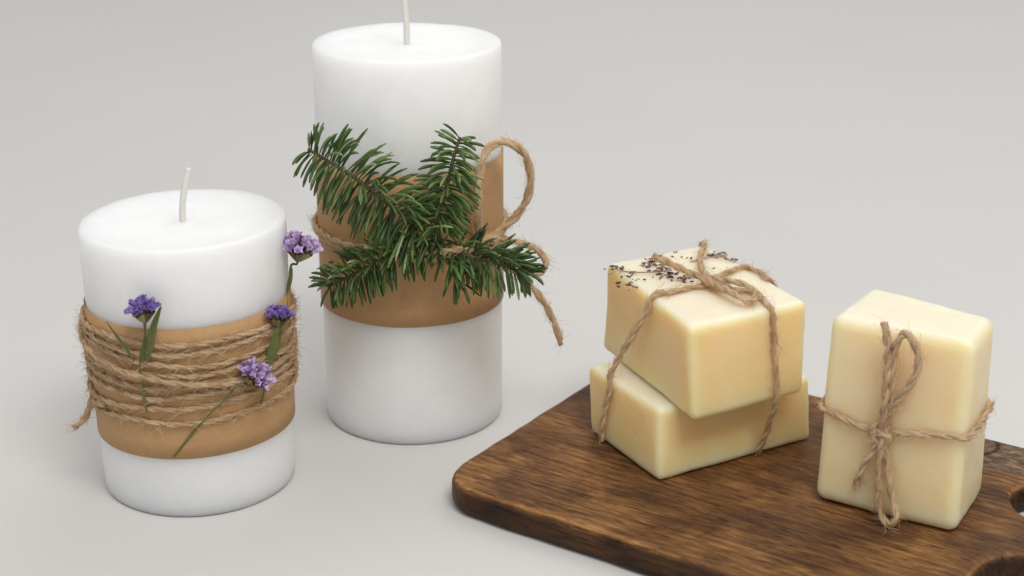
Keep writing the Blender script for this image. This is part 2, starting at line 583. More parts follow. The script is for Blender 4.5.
def board():
    outline = fillet([(-31.38, 41.55, 1.7), (-13.4, 41.55, 1.6), (-13.2, 48.25, 2.1), (-7.0, 48.45, 2.6), (-7.2, 55.95, 2.6), (-31.28, 55.95, 1.7)])
    cu, cv = -21.0, 48.8
    cd = bpy.data.curves.new('board_outline', 'CURVE')
    cd.dimensions = '2D'
    cd.fill_mode = 'BOTH'
    r = 0.34
    cd.extrude = (BT / 2 - r) * S
    cd.bevel_depth = r * S
    cd.bevel_resolution = 5
    cd.offset = -r * S
    hole = [(-12.45 + 1.52 * math.cos(a), 52.1 + 1.5 * math.sin(a)) for a in [2 * math.pi * k / 48 for k in range(48)]]
    for pts in (densify(outline), hole):
        sp = cd.splines.new('POLY')
        sp.points.add(len(pts) - 1)
        for q, p in zip(sp.points, pts):
            w = V((p[0] * 0.9, p[1] * 0.9, 4.2))
            q.co = ((p[0] - cu + 0.05 * noise.noise(w)) * S, (p[1] - cv + 0.05 * noise.noise(w + V((9, 9, 9)))) * S, 0, 1)
        sp.use_cyclic_u = True
    tmp = bpy.data.objects.new('board_tmp', cd)
    col.objects.link(tmp)
    dg = bpy.context.evaluated_depsgraph_get()
    me = bpy.data.meshes.new_from_object(tmp.evaluated_get(dg))
    bpy.data.objects.remove(tmp)
    me.name = 'cutting_board'
    me.materials.clear()
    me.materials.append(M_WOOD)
    bm = bmesh.new()
    bm.from_mesh(me)
    for f in bm.faces:
        f.smooth = abs(f.normal.z) < 0.999
    bm.to_mesh(me)
    bm.free()
    ob = bpy.data.objects.new('cutting_board', me)
    col.objects.link(ob)
    c = BU * cu + BV * cv
    ob.location = (c.x * S, c.y * S, (BT / 2) * S)
    ob.rotation_euler = (0, 0, BYAW)
    ob['label'] = 'dark brown stained wooden board with a hole in its handle, lying under the soaps'
    ob['category'] = 'cutting board'
    return ob
board()

# ------------------------------------------------------------------ candles
C2 = (-3.914, 60.465, 3.52, 15.0)
C1 = (-11.52, 54.653, 3.53, 9.97)

def candle(c, label, wick_pts, seed, dish, tilt, band_lo, band_hi, band_tilt, taper=0.0):
    rnd = random.Random(seed)
    x, y, R, H = c
    root = empty('pillar_candle', (x, y, 0), label, 'candle', 'white pillar candles with kraft paper bands')
    mb = MB()
    prof = [(0.0, 0.02), (R * 0.5, 0.02), (R - 0.22, 0.02), (R - 0.09, 0.03), (R - 0.03, 0.09), (R, 0.2)]
    k = 46
    prof += [(R, 0.2 + (H - 0.42) * j / k) for j in range(1, k + 1)]
    prof += [(R - 0.006, H - 0.10), (R - 0.025, H - 0.045), (R - 0.06, H - 0.012), (R - 0.11, H), (R - 0.3, H - 0.01), (R - 0.5, H - dish * 0.3), (R - 0.8, H - dish * 0.55)]
    prof += [(R * f, H - dish * (1 - 0.5 * f)) for f in (0.68, 0.55, 0.42, 0.3, 0.2)]
    prof += [(0.35, H - dish * 0.75), (0.15, H - dish * 0.55), (0.0, H - dish * 0.5)]
    nseg = 112
    rows = []
    for (r, z) in prof:
        row = []
        for q in range(nseg):
            a = 2 * math.pi * q / nseg
            w = V((r * math.cos(a), r * math.sin(a), z))
            nz = noise.noise(w * 0.55 + V((seed, 0, 0)))
            nf = noise.noise(w * 1.7 + V((seed, 5, 0)))
            rr = r * (1 + taper * (z / H - 0.5)) * (1 + 0.004 * nz) + (0.008 * nf if r > 0.3 else 0)
            top = max(0, (z - H * 0.5) / (H * 0.5))
            zz = z + (tilt * math.cos(a) * r / R) * top ** 2
            if z > H - 0.4:
                zz += 0.025 * nz + 0.012 * nf
            row.append(mb.add((rr * math.cos(a) + x, rr * math.sin(a) + y, zz)))
        rows.append(row)
    for r0, r1 in zip(rows, rows[1:]):
        for q in range(nseg):
            mb.f.append((r0[q], r0[(q + 1) % nseg], r1[(q + 1) % nseg], r1[q]))
    part(mb, 'wax', M_WAX, root)
    mb = MB()
    P = catmull(wick_pts, 0.05)
    tube(mb, P, lambda t: 0.118 * (1.0 - 0.06 * t), 10, lambda t: 0.5 + 0.5 * t)
    # faint braid
    for i, q in enumerate(mb.v):
        ring, s = divmod(i, 10)
        mb.v[i] = q + V((noise.noise(V((ring * 0.5, s, seed))), noise.noise(V((ring * 0.5, s, seed + 4))), 0)) * 0.014
    part(mb, 'wick', M_WICK, root)
    # paper band: an open sheet with overlapping ends at the back
    mb = MB()
    nb = 128
    rows = []
    for j in range(9):
        row = []
        for q in range(nb + 1):
            a = math.radians(78) + 2 * math.pi * 1.03 * q / nb
            lap = 0.05 * max(0, (q / nb) - 0.9) * 10
            z = band_lo + (band_hi - band_lo) * j / 8 + band_tilt * math.cos(a)
            wv = V((math.cos(a) * 2, math.sin(a) * 2, z * 0.5))
            edge = 0.010 * noise.noise(wv * 2.0 + V((seed, 0, 7))) if j in (0, 8) else 0
            rr = R * (1 + taper * (z / H - 0.5)) + 0.04 + lap + 0.012 * (1 + noise.noise(wv + V((seed, 3, 0))))
            row.append(mb.add((x + rr * math.cos(a), y + rr * math.sin(a), z + edge)))
        rows.append(row)
    for r0, r1 in zip(rows, rows[1:]):
        for q in range(nb):
            mb.f.append((r0[q], r0[q + 1], r1[q + 1], r1[q]))
    ob = part(mb, 'paper_band', M_KRAFT, root)
    so = ob.modifiers.new('thickness', 'SOLIDIFY')
    so.thickness = 0.03 * S
    so.offset = 0
    return root

RB2, RB1 = C2[2] + 0.09, C1[2] + 0.09
z2_hi = at_cyl(405, 176, C2, RB2).z
z2_lo = at_cyl(404, 328, C2, RB2).z
z1_hi = at_cyl(190, 329, C1, RB1).z
z1_lo = at_cyl(184, 460, C1, RB1).z
w0 = V((C2[0], C2[1], C2[3] - 0.25))
candle(C2, 'tall white pillar candle, the band on it half hidden by fir', [w0, w0 + V((0, 0, 0.8)), w0 + V((-0.05, 0, 1.6)), w0 + V((-0.06, 0, 2.4)), w0 + V((-0.04, 0, 3.1))], 3, 0.22, 0.0, z2_lo, z2_hi, 0.0)
w1 = at_y(182.5, 215, C1[1])
candle(C1, 'short white pillar candle wound with many turns of twine', [w1 + V((0, 0, -0.4)), w1 + V((0, 0, 0.05)), at_y(183, 200, C1[1]), at_y(185, 185, C1[1]), at_y(188.5, 168.5, C1[1])], 8, 0.2, 0.06, z1_lo, z1_hi, 0.05, 0.035)

# ------------------------------------------------------------------ soaps
def soap(K, h, r, material, label, seed, group='pale blocks of handmade soap'):
    """rounded, slightly uneven block filling the eight corners K (four below, four above)"""
    c = sum(K[:4], V((0, 0, 0))) / 4
    root = empty('soap_bar', c, label, 'soap', group)
    w = ((K[1] - K[0]).length + (K[2] - K[3]).length) / 2
    d = ((K[3] - K[0]).length + (K[2] - K[1]).length) / 2
    bm = bmesh.new()
    edge_glow = bm.verts.layers.float.new('edge_glow')  # how much scattered light is painted in near each edge
    bmesh.ops.create_cube(bm, size=2)
    bmesh.ops.subdivide_edges(bm, edges=bm.edges[:], cuts=39, use_grid_fill=True)
    hw = (w / 2, d / 2, h / 2)
    for vt in bm.verts:
        n = vt.co
        q = V([math.copysign(1 - (1 - abs(n[k])) ** 1.6, n[k]) * hw[k] for k in range(3)])
        inner = V([max(-(hw[k] - r), min(hw[k] - r, q[k])) for k in range(3)])
        dlt = q - inner
        nrm = dlt.normalized() if dlt.length > 1e-6 else V((0, 0, 0))
        p = inner + nrm * r
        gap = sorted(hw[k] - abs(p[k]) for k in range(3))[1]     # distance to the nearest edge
        vt[edge_glow] = max(0.0, 1 - gap / (0.55 + 0.2 * noise.noise(q * 0.9 + V((seed, 3, 3))))) ** 1.5
        s1 = noise.noise(p * 0.45 + V((seed, 0, 0)))
        s2 = noise.noise(p * 1.5 + V((0, seed, 0)))
        s3 = noise.noise(p * 4.0 + V((0, 0, seed)))
        p = p + nrm * (0.035 * s1 + 0.014 * s2 + 0.004 * s3)
        a, b, t = p.x / w + 0.5, p.y / d + 0.5, p.z / h + 0.5
        lo = (K[0] * (1 - a) + K[1] * a) * (1 - b) + (K[3] * (1 - a) + K[2] * a) * b
        hi = (K[4] * (1 - a) + K[5] * a) * (1 - b) + (K[7] * (1 - a) + K[6] * a) * b
        vt.co = lo * (1 - t) + hi * t - c
    zmin = min(vt.co.z for vt in bm.verts)
    for vt in bm.verts:
        vt.co = (vt.co - V((0, 0, zmin))) * S
    for f in bm.faces:
        f.smooth = True
    me = bpy.data.meshes.new('block')
    bm.to_mesh(me)
    bm.free()
    me.materials.append(material)
    ob = bpy.data.objects.new('block', me)
    col.objects.link(ob)
    ob.parent = root
    return root

Z1, Z2, Z3 = BT + 0.01, BT + 2.55, BT + 0.01
H1, H2, H3 = 2.55, 3.40, 6.66
def corners(z, h, low, high, back=None):
    """front, right, left corner of the base, then of the top, as seen in the photograph"""
    a, b, d = (at_z(*q, z) for q in low)
    e, f, k = (at_z(*q, z + h) for q in high)
    m = at_z(*back, z + h) if back else f + k - e
    return [a, b, b + d - a, d, e, f, m, k], (b - a).normalized(), (d - a).normalized()
K1, u1, v1 = corners(Z1, H1, [(659, 483.5), (811, 440), (589.5, 432)], [(659.5, 411), (810.5, 377), (587.5, 365.5)])
K2, u2, v2 = corners(Z2, H2, [(693.5, 424), (804, 395), (601.5, 349.5)], [(690, 329), (809.5, 302), (606, 263.5)], (705, 243.5))
K3, u3, v3 = corners(Z3, H3, [(955.5, 537.5), (983, 494), (813, 500.5)], [(974, 345), (996.5, 318.5), (829.5, 316.5)], (871.5, 284.5))
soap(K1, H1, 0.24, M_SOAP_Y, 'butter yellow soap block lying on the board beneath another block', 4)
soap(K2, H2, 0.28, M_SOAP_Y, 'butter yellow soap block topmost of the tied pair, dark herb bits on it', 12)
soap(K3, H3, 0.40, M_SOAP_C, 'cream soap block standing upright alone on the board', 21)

def edge_px(P, Q, px):
    """the point of edge PQ that the photograph shows at column px"""
    lo, hi = 0.0, 1.0
    f0 = px_of(P)[0] - px
    for _ in range(40):
        m = (lo + hi) / 2
        if (px_of(P.lerp(Q, m))[0] - px) * f0 > 0:
            lo = m
        else:
            hi = m
    return P.lerp(Q, lo)

# ------------------------------------------------------------------ twine around the two soaps
rnd = random.Random(77)
UP = V((0, 0, 1))
g = 0.11
top = Z2 + H2
def on_top(px, py, dz=0.12):
    return at_z(px, py, top + dz)
knot = on_top(713, 284, 0.2)
tw = empty('twine_bow', (knot.x, knot.y, knot.z), 'jute twine with a small bow tying the two stacked soaps together', 'twine', 'jute twine tied with bows')

def over_edge(E, out):
    return [E - out * 0.45 + UP * (g + 0.02), E - out * 0.06 + UP * (g - 0.05), E + out * (g - 0.04) - UP * 0.12, E + out * g - UP * 0.5]
L2 = edge_px(K2[7], K2[4], 651)
L1 = edge_px(K1[7], K1[4], 613)
L0 = edge_px(K1[3], K1[0], 604)
mb = MB()
pL = [knot, on_top(690, 288), on_top(668, 293)] + [L2 + u2 * 0.25 + UP * (g + 0.02), L2 - u2 * (g - 0.07) + UP * (g - 0.12), L2 - u2 * (g + 0.02) - UP * 0.35]
pL += [L1 - u1 * (g + 0.02) + UP * 0.25, L1 - u1 * (g + 0.03) - UP * 0.2, L0 - u1 * (g + 0.02) + UP * 0.5, L0 - u1 * (g - 0.02) + UP * 0.1]
twine(mb, pL, rnd, 0.115, fuzz=12, fuzz_len=(0.2, 0.9))
R2 = edge_px(K2[4], K2[5], 772)
R2b = edge_px(K2[0], K2[1], 774)
R0 = edge_px(K1[0], K1[1], 757)
pR = [knot, on_top(735, 289, 0.16), on_top(753, 293)] + [R2 + v2 * 0.3 + UP * (g + 0.02), R2 - v2 * (g - 0.08) + UP * (g - 0.12), R2 - v2 * (g + 0.01) - UP * 0.45]
pR += [R2b.lerp(R2, 0.4) - v2 * (g + 0.04), R2b - v2 * (g + 0.03) + UP * 0.3, R2b.lerp(R0, 0.5) - v2 * 0.1, R0 - v1 * (g - 0.03) + UP * 0.12]
twine(mb, pR, rnd, 0.105, fuzz=10, fuzz_len=(0.2, 0.9))
Bk = edge_px(K2[6], K2[5], 771)
pB = [knot, on_top(727, 273, 0.16), on_top(745, 267), on_top(762, 274), Bk + UP * g - u2 * 0.2, Bk + u2 * g - UP * 0.15, Bk + u2 * g - UP * 3.2, Bk + u2 * 0.1 - UP * 5.6]
twine(mb, pB, rnd, 0.105, fuzz=14)
Lk = edge_px(K2[7], K2[6], 701)
pC = [knot, on_top(703, 270, 0.16), on_top(700, 260, 0.13), Lk + UP * g - v2 * 0.2, Lk + v2 * g - UP * 0.15, Lk + v2 * g - UP * 3.2, Lk + v2 * 0.1 - UP * 5.6]
twine(mb, pC, rnd, 0.11, fuzz=14)
part(mb, 'wrap', M_JUTE, tw, True)
mb = MB()
pl = [on_top(708, 282, 0.28), on_top(728, 290, 0.40), on_top(742, 299, 0.32), on_top(751, 302, 0.25), on_top(755, 293, 0.35), on_top(746, 285, 0.55), on_top(730, 281, 0.55), on_top(712, 279, 0.35)]
twine(mb, pl, rnd, 0.12, fuzz=20)
part(mb, 'bow_loop', M_JUTE, tw, True)
mb = MB()
pt = [on_top(716, 286, 0.3), on_top(700, 277, 0.45), on_top(682, 269, 0.55), on_top(666, 262, 0.65), on_top(653, 255, 0.75)]
twine(mb, pt, rnd, 0.135, fuzz=12)
part(mb, 'tail', M_JUTE, tw, True)
mb = MB()
pk = [knot + V((-0.28, 0.05, 0.0)), knot + V((-0.1, -0.22, 0.1)), knot + V((0.16, -0.1, 0.16)), knot + V((0.1, 0.2, 0.15)), knot + V((-0.15, 0.2, 0.12)), knot + V((-0.1, -0.1, 0.2)), knot + V((0.25, -0.15, 0.0))]
twine(mb, pk, rnd, 0.12, fuzz=14)
part(mb, 'knot', M_JUTE, tw, True)

# dried herb sprigs on the top soap
def husk(mb, p, d, L, rnd):
    d = d.normalized()
    a = d.orthogonal().normalized()
    b = d.cross(a)
    w = L * rnd.uniform(0.16, 0.26)
    t = min(1, max(0, rnd.gauss(0.45, 0.3)))
    prof = [(0, 0.3), (0.25, 0.9), (0.6, 1.0), (0.88, 0.6), (1.0, 0.15)]
    rows = [[mb.add(p + d * (L * s) + (a * math.cos(k * 1.0472) + b * math.sin(k * 1.0472)) * (w * r), t) for k in range(6)] for s, r in prof]
    for r0, r1 in zip(rows, rows[1:]):
        for k in range(6):
            mb.f.append((r0[k], r0[(k + 1) % 6], r1[(k + 1) % 6], r1[k]))
    mb.f.append(tuple(reversed(rows[0])))
    mb.f.append(tuple(rows[-1]))

def herb(label, stem_px, clusters, seed):
    rnd = random.Random(seed)
    pts = [on_top(x, y, dz) for x, y, dz in stem_px]
    root = empty('dried_herb_sprig', pts[0], label, 'dried herb', 'dried herb sprigs on the top soap')
    mb = MB()
    tube(mb, catmull(pts, 0.08), 0.028, 6, 0.85)
    part(mb, 'stem', M_HUSK, root)
    mb = MB()
    for (x, y, sx, sy, n) in clusters:
        for _ in range(n):
            p = on_top(x + rnd.gauss(0, sx), y + rnd.gauss(0, sy), rnd.uniform(-0.05, 0.07))
            q = (p - (K2[4] + K2[6]) / 2)
            an = rnd.uniform(0, 6.28)
            d = V((math.cos(an), math.sin(an), rnd.uniform(-0.15, 0.3)))
            husk(mb, p, d, rnd.uniform(0.10, 0.26), rnd)
    part(mb, 'husks', M_HUSK, root)

herb('dried herb sprig spilling dark husks at the left corner of the top soap', [(612, 268, 0.05), (630, 272, 0.08), (652, 272, 0.12), (672, 270, 0.14)], [(613, 268, 3, 1.5, 10), (627, 273, 4, 2.5, 16), (636, 280, 7, 3.5, 18), (629, 286, 4, 3, 6)], 5)
herb('dried herb sprig densely covered in dark husks beside the twine knot', [(648, 259, 0.1), (665, 264, 0.14), (685, 272, 0.14), (700, 278, 0.12)], [(648, 263, 4, 2.2, 30), (658, 269, 6, 2.5, 36), (670, 275, 7, 2.2, 44), (684, 279, 5, 1.8, 20), (668, 257, 7, 2, 14)], 6)
herb('dried herb sprig with few husks behind the knot at the far corner', [(690, 262, 0.05), (707, 258, 0.1), (722, 257, 0.12), (735, 262, 0.08)], [(711, 256, 5, 1.2, 14), (722, 255, 4, 1.5, 16), (733, 260, 3, 1, 5), (697, 260, 5, 2.0, 6), (713, 267, 5, 2, 4), (675, 252, 2, 1, 3)], 7)

# ------------------------------------------------------------------ twine around the upright soap
rnd = random.Random(31)
nf = -u3                                            # outward normal of the wide front face
def on_front(px, py, off):
    """point on the front face of the upright soap"""
    n = -u3
    P0 = (K3[0] + K3[3]) / 2 * 0.5 + (K3[4] + K3[7]) / 2 * 0.5
    nn = (K3[3] - K3[0]).cross(K3[4] - K3[0]).normalized()
    if nn.dot(CAM - P0) < 0:
        nn = -nn
    d = ray(px, py)
    t = (P0 + nn * off - CAM).dot(nn) / d.dot(nn)
    return CAM + d * t
kn = on_front(881, 434, 0.2)
tw3 = empty('twine_bow', kn, 'jute twine tied once around the upright soap with a tall bow', 'twine', 'jute twine tied with bows')
mb = MB()
fl, fr_ = on_front(826, 411, 0.12), on_front(956, 438, 0.12)
zz = fl.z
def lvl(P, Q, z):
    return P.lerp(Q, (z - P.z) / (Q.z - P.z))
cr = lvl(K3[0], K3[4], fr_.z)
cl = lvl(K3[3], K3[7], fl.z)
br = lvl(K3[1], K3[5], fr_.z + 0.1)
bl = lvl(K3[2], K3[6], fl.z + 0.1)
dg = 0.10
loop = [kn - nf * 0.08, on_front(855, 424, 0.14), on_front(838, 416, 0.13), cl - v3 * 0.36 + nf * dg, cl + (v3 + nf).normalized() * (-0.03), cl + v3 * dg - nf * 0.36,
        bl + v3 * dg + u3 * (-0.4), bl + (v3 + u3).normalized() * -0.03, bl - v3 * 0.4 + u3 * dg, br + v3 * 0.4 + u3 * dg, br + (u3 - v3).normalized() * -0.03, br - u3 * 0.4 - v3 * dg,
        cr + u3 * 0.4 - v3 * dg, cr - (u3 + v3).normalized() * -0.0, cr + v3 * 0.38 + nf * dg, on_front(930, 435, 0.13), on_front(905, 433, 0.14)]
twine(mb, loop, rnd, 0.112, fuzz=9, closed=True)
part(mb, 'wrap', M_JUTE, tw3, True)
mb = MB()
pl = [on_front(880, 432, 0.28), on_front(889, 412, 0.40), on_front(900, 398, 0.5), on_front(912, 382, 0.55), on_front(918, 364, 0.6), on_front(915, 345, 0.65), on_front(905, 334, 0.68), on_front(896, 344, 0.6), on_front(893, 366, 0.5), on_front(892, 392, 0.45), on_front(888, 416, 0.35), on_front(884, 434, 0.3)]
twine(mb, pl, rnd, 0.135, fuzz=18, fuzz_len=(0.15, 0.45))
part(mb, 'bow_loop', M_JUTE, tw3, True)
mb = MB()
pl = [on_front(882, 432, 0.34), on_front(880, 456, 0.36), on_front(878, 482, 0.36), on_front(878, 502, 0.4), on_front(882, 517, 0.45), on_front(890, 525, 0.55), on_front(896, 517, 0.55), on_front(893, 500, 0.36), on_front(889, 480, 0.3), on_front(886, 455, 0.26), on_front(882, 434, 0.25)]
twine(mb, pl, rnd, 0.125, fuzz=16, fuzz_len=(0.15, 0.45))
part(mb, 'bow_loop', M_JUTE, tw3, True)
mb = MB()
pt = [on_front(882, 436, 0.3), on_front(884, 412, 0.5), on_front(886, 385, 0.56), on_front(888, 360, 0.6), on_front(887, 340, 0.66), on_front(884, 322, 0.76)]
twine(mb, pt, rnd, 0.14, fuzz=18, fuzz_len=(0.15, 0.45))
part(mb, 'tail', M_JUTE, tw3, True)
mb = MB()
pt = [on_front(882, 434, 0.3), on_front(873, 450, 0.3), on_front(864, 464, 0.26), on_front(857, 484, 0.22)]
twine(mb, pt, rnd, 0.115, fuzz=16, fray=0.6, fuzz_len=(0.15, 0.4))
part(mb, 'tail', M_JUTE, tw3, True, label='short frayed end of the twine')
mb = MB()
ev = -v3
pk = [kn - ev * 0.35 + UP * 0.2 + nf * 0.1, kn + nf * 0.2 + UP * 0.12, kn + ev * 0.3 + nf * 0.12, kn + ev * 0.18 - UP * 0.2 + nf * 0.1, kn - ev * 0.22 - UP * 0.1 + nf * 0.18, kn - ev * 0.2 + UP * 0.25 + nf * 0.2, kn - ev * 0.1 + UP * 0.45 + nf * 0.1]
twine(mb, pk, rnd, 0.125, fuzz=16)
part(mb, 'knot', M_JUTE, tw3, True)

# ------------------------------------------------------------------ twine on the short candle
rnd = random.Random(5)
cx, cy = C1[0], C1[1]
fronts = [343, 354, 366, 377, 388, 399, 409, 426]
zs = [at_cyl(190, y, C1, RB1 + 0.12).z for y in fronts]
t1 = empty('wound_twine', (cx, cy, zs[-1]), 'hairy jute twine wound in many turns around the short candle', 'twine')
mb = MB()
tails = None
turns = len(zs) - 1
pts = []
steps = 40
for i in range(turns * steps + int(steps * 0.98)):
    t = i / steps                                         # starts at the back
    a = math.pi / 2 + 2 * math.pi * t
    f = t - 0.5
    k = max(0, min(turns - 1, int(math.floor(f)))) if f > 0 else 0
    ff = min(max(f - k, 0), 1)
    z = zs[k] + (zs[k + 1] - zs[k]) * ff
    z += 0.11 * math.cos(a) + 0.20 * noise.noise(V((math.cos(a) * 1.2, math.sin(a) * 1.2, k * 3.7 + t * 0.6)))
    if k == 1:
        z -= 0.32 * math.sin(a + 0.9) * max(0, -math.cos(a))
    if k >= turns - 2:
        z += 0.12 * math.cos(a)
    r = (RB1 + 0.05 + 0.05 * abs(noise.noise(V((t * 5, 3, 1))))) * (1 + 0.035 * (z / C1[3] - 0.5))
    pts.append(V((cx + r * math.cos(a), cy + r * math.sin(a), z)))
twine(mb, pts, rnd, 0.096, pitch=1.25, fuzz=8, fuzz_len=(0.12, 0.45), step=0.06)
# one slack turn crossing the others
pts = []
za, zb = zs[1] + 0.15, zs[4]
for i in range(33):
    a = math.radians(165 + 200 * i / 32)
    s = i / 32
    r = RB1 + 0.05 + 0.26 * math.sin(math.pi * min(1, s * 1.15))
    z = za + (zb - za) * min(1, s * 1.5) + 0.3 * max(0, s - 0.7)
    pts.append(V((cx + r * math.cos(a), cy + r * math.sin(a), z)))
twine(mb, pts, rnd, 0.096, pitch=1.25, fuzz=8, fuzz_len=(0.12, 0.45), step=0.06)
part(mb, 'winding', M_JUTE, t1, True)
mb = MB()
pt = [at_cyl(104, 405, C1, RB1 + 0.15), at_y(92, 402, cy - 1.6), at_y(89, 408, cy - 1.4), at_y(86, 416, cy - 1.4), at_y(80, 423, cy - 1.4), at_y(73, 428, cy - 1.45)]
twine(mb, pt, rnd, 0.135, fuzz=9)
part(mb, 'tail', M_JUTE, t1, True)

# ------------------------------------------------------------------ statice flowers tucked in that twine
def floret(mb, p, d, L, w, rnd, base=0.2):
    d = d.normalized()
    a = d.orthogonal().normalized()
    b = d.cross(a)
    n = 10
    ph = rnd.uniform(0, 6.28)
    tt = rnd.uniform(-0.15, 0.25)
    rows = []
    for j, (s, r) in enumerate(((0, 0.12), (0.45, 0.30), (0.8, 0.72), (1.0, 1.0))):
        row = []
        for k in range(n):
            an = ph + 2 * math.pi * k / n
            ruf = 1 + (0.22 * (1 if k % 2 else -1) * (j >= 2)) + rnd.uniform(-0.1, 0.1) * (j == 3)
            lift = rnd.uniform(-0.10, 0.10) * (j == 3)
            row.append(mb.add(p + d * (L * (s + lift)) + (a * math.cos(an) + b * math.sin(an)) * (w * r * ruf), min(1, max(0, base + 0.55 * s + tt + 0.2 * (k % 2)))))
        rows.append(row)
    for r0, r1 in zip(rows, rows[1:]):
        for k in range(n):
            mb.f.append((r0[k], r0[(k + 1) % n], r1[(k + 1) % n], r1[k]))

def blade(mb, pts, wfun, nrm, tint):
    P = catmull(pts, 0.08)
    n = len(P)
    rows = []
    for i, p in enumerate(P):
        T = (P[min(i + 1, n - 1)] - P[max(i - 1, 0)]).normalized()
        side = T.cross(nrm).normalized()
        w = wfun(i / (n - 1))
        rows.append([mb.add(p - side * w + nrm * (w * 0.3), tint), mb.add(p, tint * 0.8), mb.add(p + side * w + nrm * (w * 0.3), tint + 0.1)])
    for r0, r1 in zip(rows, rows[1:]):
        for k in range(2):
            mb.f.append((r0[k], r0[k + 1], r1[k + 1], r1[k]))

def flower(label, head, axis, size, n, petal, stem, leaves, seed, dome=0.78):
    rnd = random.Random(seed)
    axis = axis.normalized()
    root = empty('statice_flower', stem[-1], label, 'flower', 'purple statice flowers on the short candle')
    base = head - axis * size * 1.2
    mb = MB()
    tube(mb, catmull(list(stem[::-1]) + [base - axis * 0.1, base + axis * 0.1], 0.08), lambda t: 0.034 + 0.009 * math.sin(9 * t), 8, lambda t: 0.45 + 0.3 * noise.noise(V((t * 6, seed, 0))))
    part(mb, 'stem', M_STEM, root)
    a = axis.orthogonal().normalized()
    b = axis.cross(a)
    mc, mp = MB(), MB()
    for k in range(n):
        th = math.acos(1 - (k + 0.5) / n * (1 - math.cos(dome)))
        ph = k * 2.39996 + rnd.uniform(-0.3, 0.3)
        d = (axis * math.cos(th) + (a * math.cos(ph) + b * math.sin(ph)) * math.sin(th)).normalized()
        L = size * rnd.uniform(0.95, 1.2)
        s = base + d * L * 0.8
        # calyx below each floret
        tube(mc, [base + d * 0.02, base + d * L * 0.3, s + d * L * 0.1], lambda t: 0.045 + 0.06 * t, 6, rnd.uniform(0.1, 0.9), False)
        for q in range(2):
            dd = (d + V((rnd.gauss(0, .4), rnd.gauss(0, .4), rnd.gauss(0, .4)))).normalized()
            tube(mc, [s - d * L * 0.15, s + dd * L * 0.1, s + dd * L * 0.28], lambda t: 0.028 * (1 - t) + 0.004, 5, rnd.uniform(0.3, 1.0), False)
        floret(mp, s, d, L * rnd.uniform(0.42, 0.7), size * rnd.uniform(0.15, 0.25), rnd)
        floret(mp, s + d * L * 0.1, (d + V((rnd.gauss(0, .25), rnd.gauss(0, .25), rnd.gauss(0, .25)))), L * 0.6, size * 0.15, rnd, 0.4)
    part(mc, 'calyx', M_CALYX, root)
    part(mp, 'blossom', petal, root)
    for (pts, w) in leaves:
        mb = MB()
        nr = (CAM - pts[0]).normalized()
        blade(mb, pts, lambda t: w * (0.25 + math.sin(math.pi * min(1, t * 0.9 + 0.08))) * 0.5, V((nr.x, nr.y, 0)).normalized(), 0.4)
        part(mb, 'leaf', M_STEM, root)

rs = RB1 + 0.24
def c1(px, py, off=0.0):
    return at_cyl(px, py, C1, rs + off)
flower('deep violet statice head with two leaves at the left front of the short candle', c1(143, 304, 0.25), V((-0.05, 0.12, 1)), 0.54, 26, M_VIOLET,
       [c1(144, 320, 0.1), c1(145, 335, 0.02), c1(140, 358), c1(142, 385), c1(147, 412, -0.1)],
       [([c1(147, 362), c1(150, 345, 0.05), c1(154, 325, 0.1), c1(161, 306, 0.2)], 0.20), ([c1(141, 362), c1(146, 345, 0.06), c1(150, 332, 0.1)], 0.16), ([c1(134, 362), c1(126, 348, 0.05), c1(116, 335, 0.05), c1(106, 321, 0.02)], 0.09)], 2)
yb = cy - 0.3
flower('tall pale lilac statice head rising beside the rim of the short candle', at_y(302, 241, yb), V((0.25, 0.1, 1)), 0.64, 28, M_LILAC,
       [at_y(292, 264, yb), at_y(289, 282, yb - 0.1), at_y(287, 300, yb - 0.2), at_y(286, 325, yb - 0.6)],
       [([at_y(287, 292, yb - .1), at_y(290, 280, yb - .15), at_y(292, 268, yb - .1)], 0.13)], 3, 0.9)
flower('small violet statice head on a dark stem at the right front of the short candle', c1(280, 311, 0.15), V((0.0, 0.1, 1)), 0.48, 20, M_VIOLET,
       [c1(277, 324, 0.05), c1(273, 345), c1(269, 368), c1(265, 388), c1(261, 404, -0.1)],
       [([c1(268, 366), c1(273, 348, 0.06), c1(276, 328, 0.08)], 0.24), ([c1(271, 362), c1(277, 345, 0.05), c1(281, 330, 0.02)], 0.16)], 4)
flower('pinkish lilac statice head on a slanting stem, lowest flower on the short candle', c1(258, 370, 0.3), V((0.45, -0.1, 0.8)), 0.56, 24, M_LILAC,
       [c1(240, 384, 0.12), c1(226, 398, 0.05), c1(208, 416, -0.05), c1(192, 434, -0.22), c1(174, 457, -0.30)], [], 6, 0.85)

# ------------------------------------------------------------------ twine on the tall candle
rnd = random.Random(9)
cx, cy = C2[0], C2[1]
yk = cy - C2[2] - 0.55
kn2 = at_y(478, 243, cy - 2.6)
t2 = empty('twine_bow', kn2, 'jute twine bow tied around the tall candle over the fir sprig', 'twine', 'jute twine tied with bows')
mb = MB()
pts = []
zl = at_cyl(330, 238, C2, RB2 + 0.1).z
zc = at_cyl(440, 250, C2, RB2 + 0.1).z
for i in range(72):
    a = 2 * math.pi * i / 72
    r = RB2 + 0.07
    wfr = (1 - math.sin(a)) / 2
    z = zl + (zc - zl) * wfr * (0.5 + 0.5 * math.cos(a + 0.9)) + 0.05 * noise.noise(V((math.cos(a) * 2, math.sin(a) * 2, 0)))
    pts.append(V((cx + r * math.cos(a), cy + r * math.sin(a), z)))
twine(mb, pts, rnd, 0.115, fuzz=3, closed=True)
pts = [p + V((0, 0, -0.22 + 0.1 * math.sin(i * 0.2))) for i, p in enumerate(pts)]
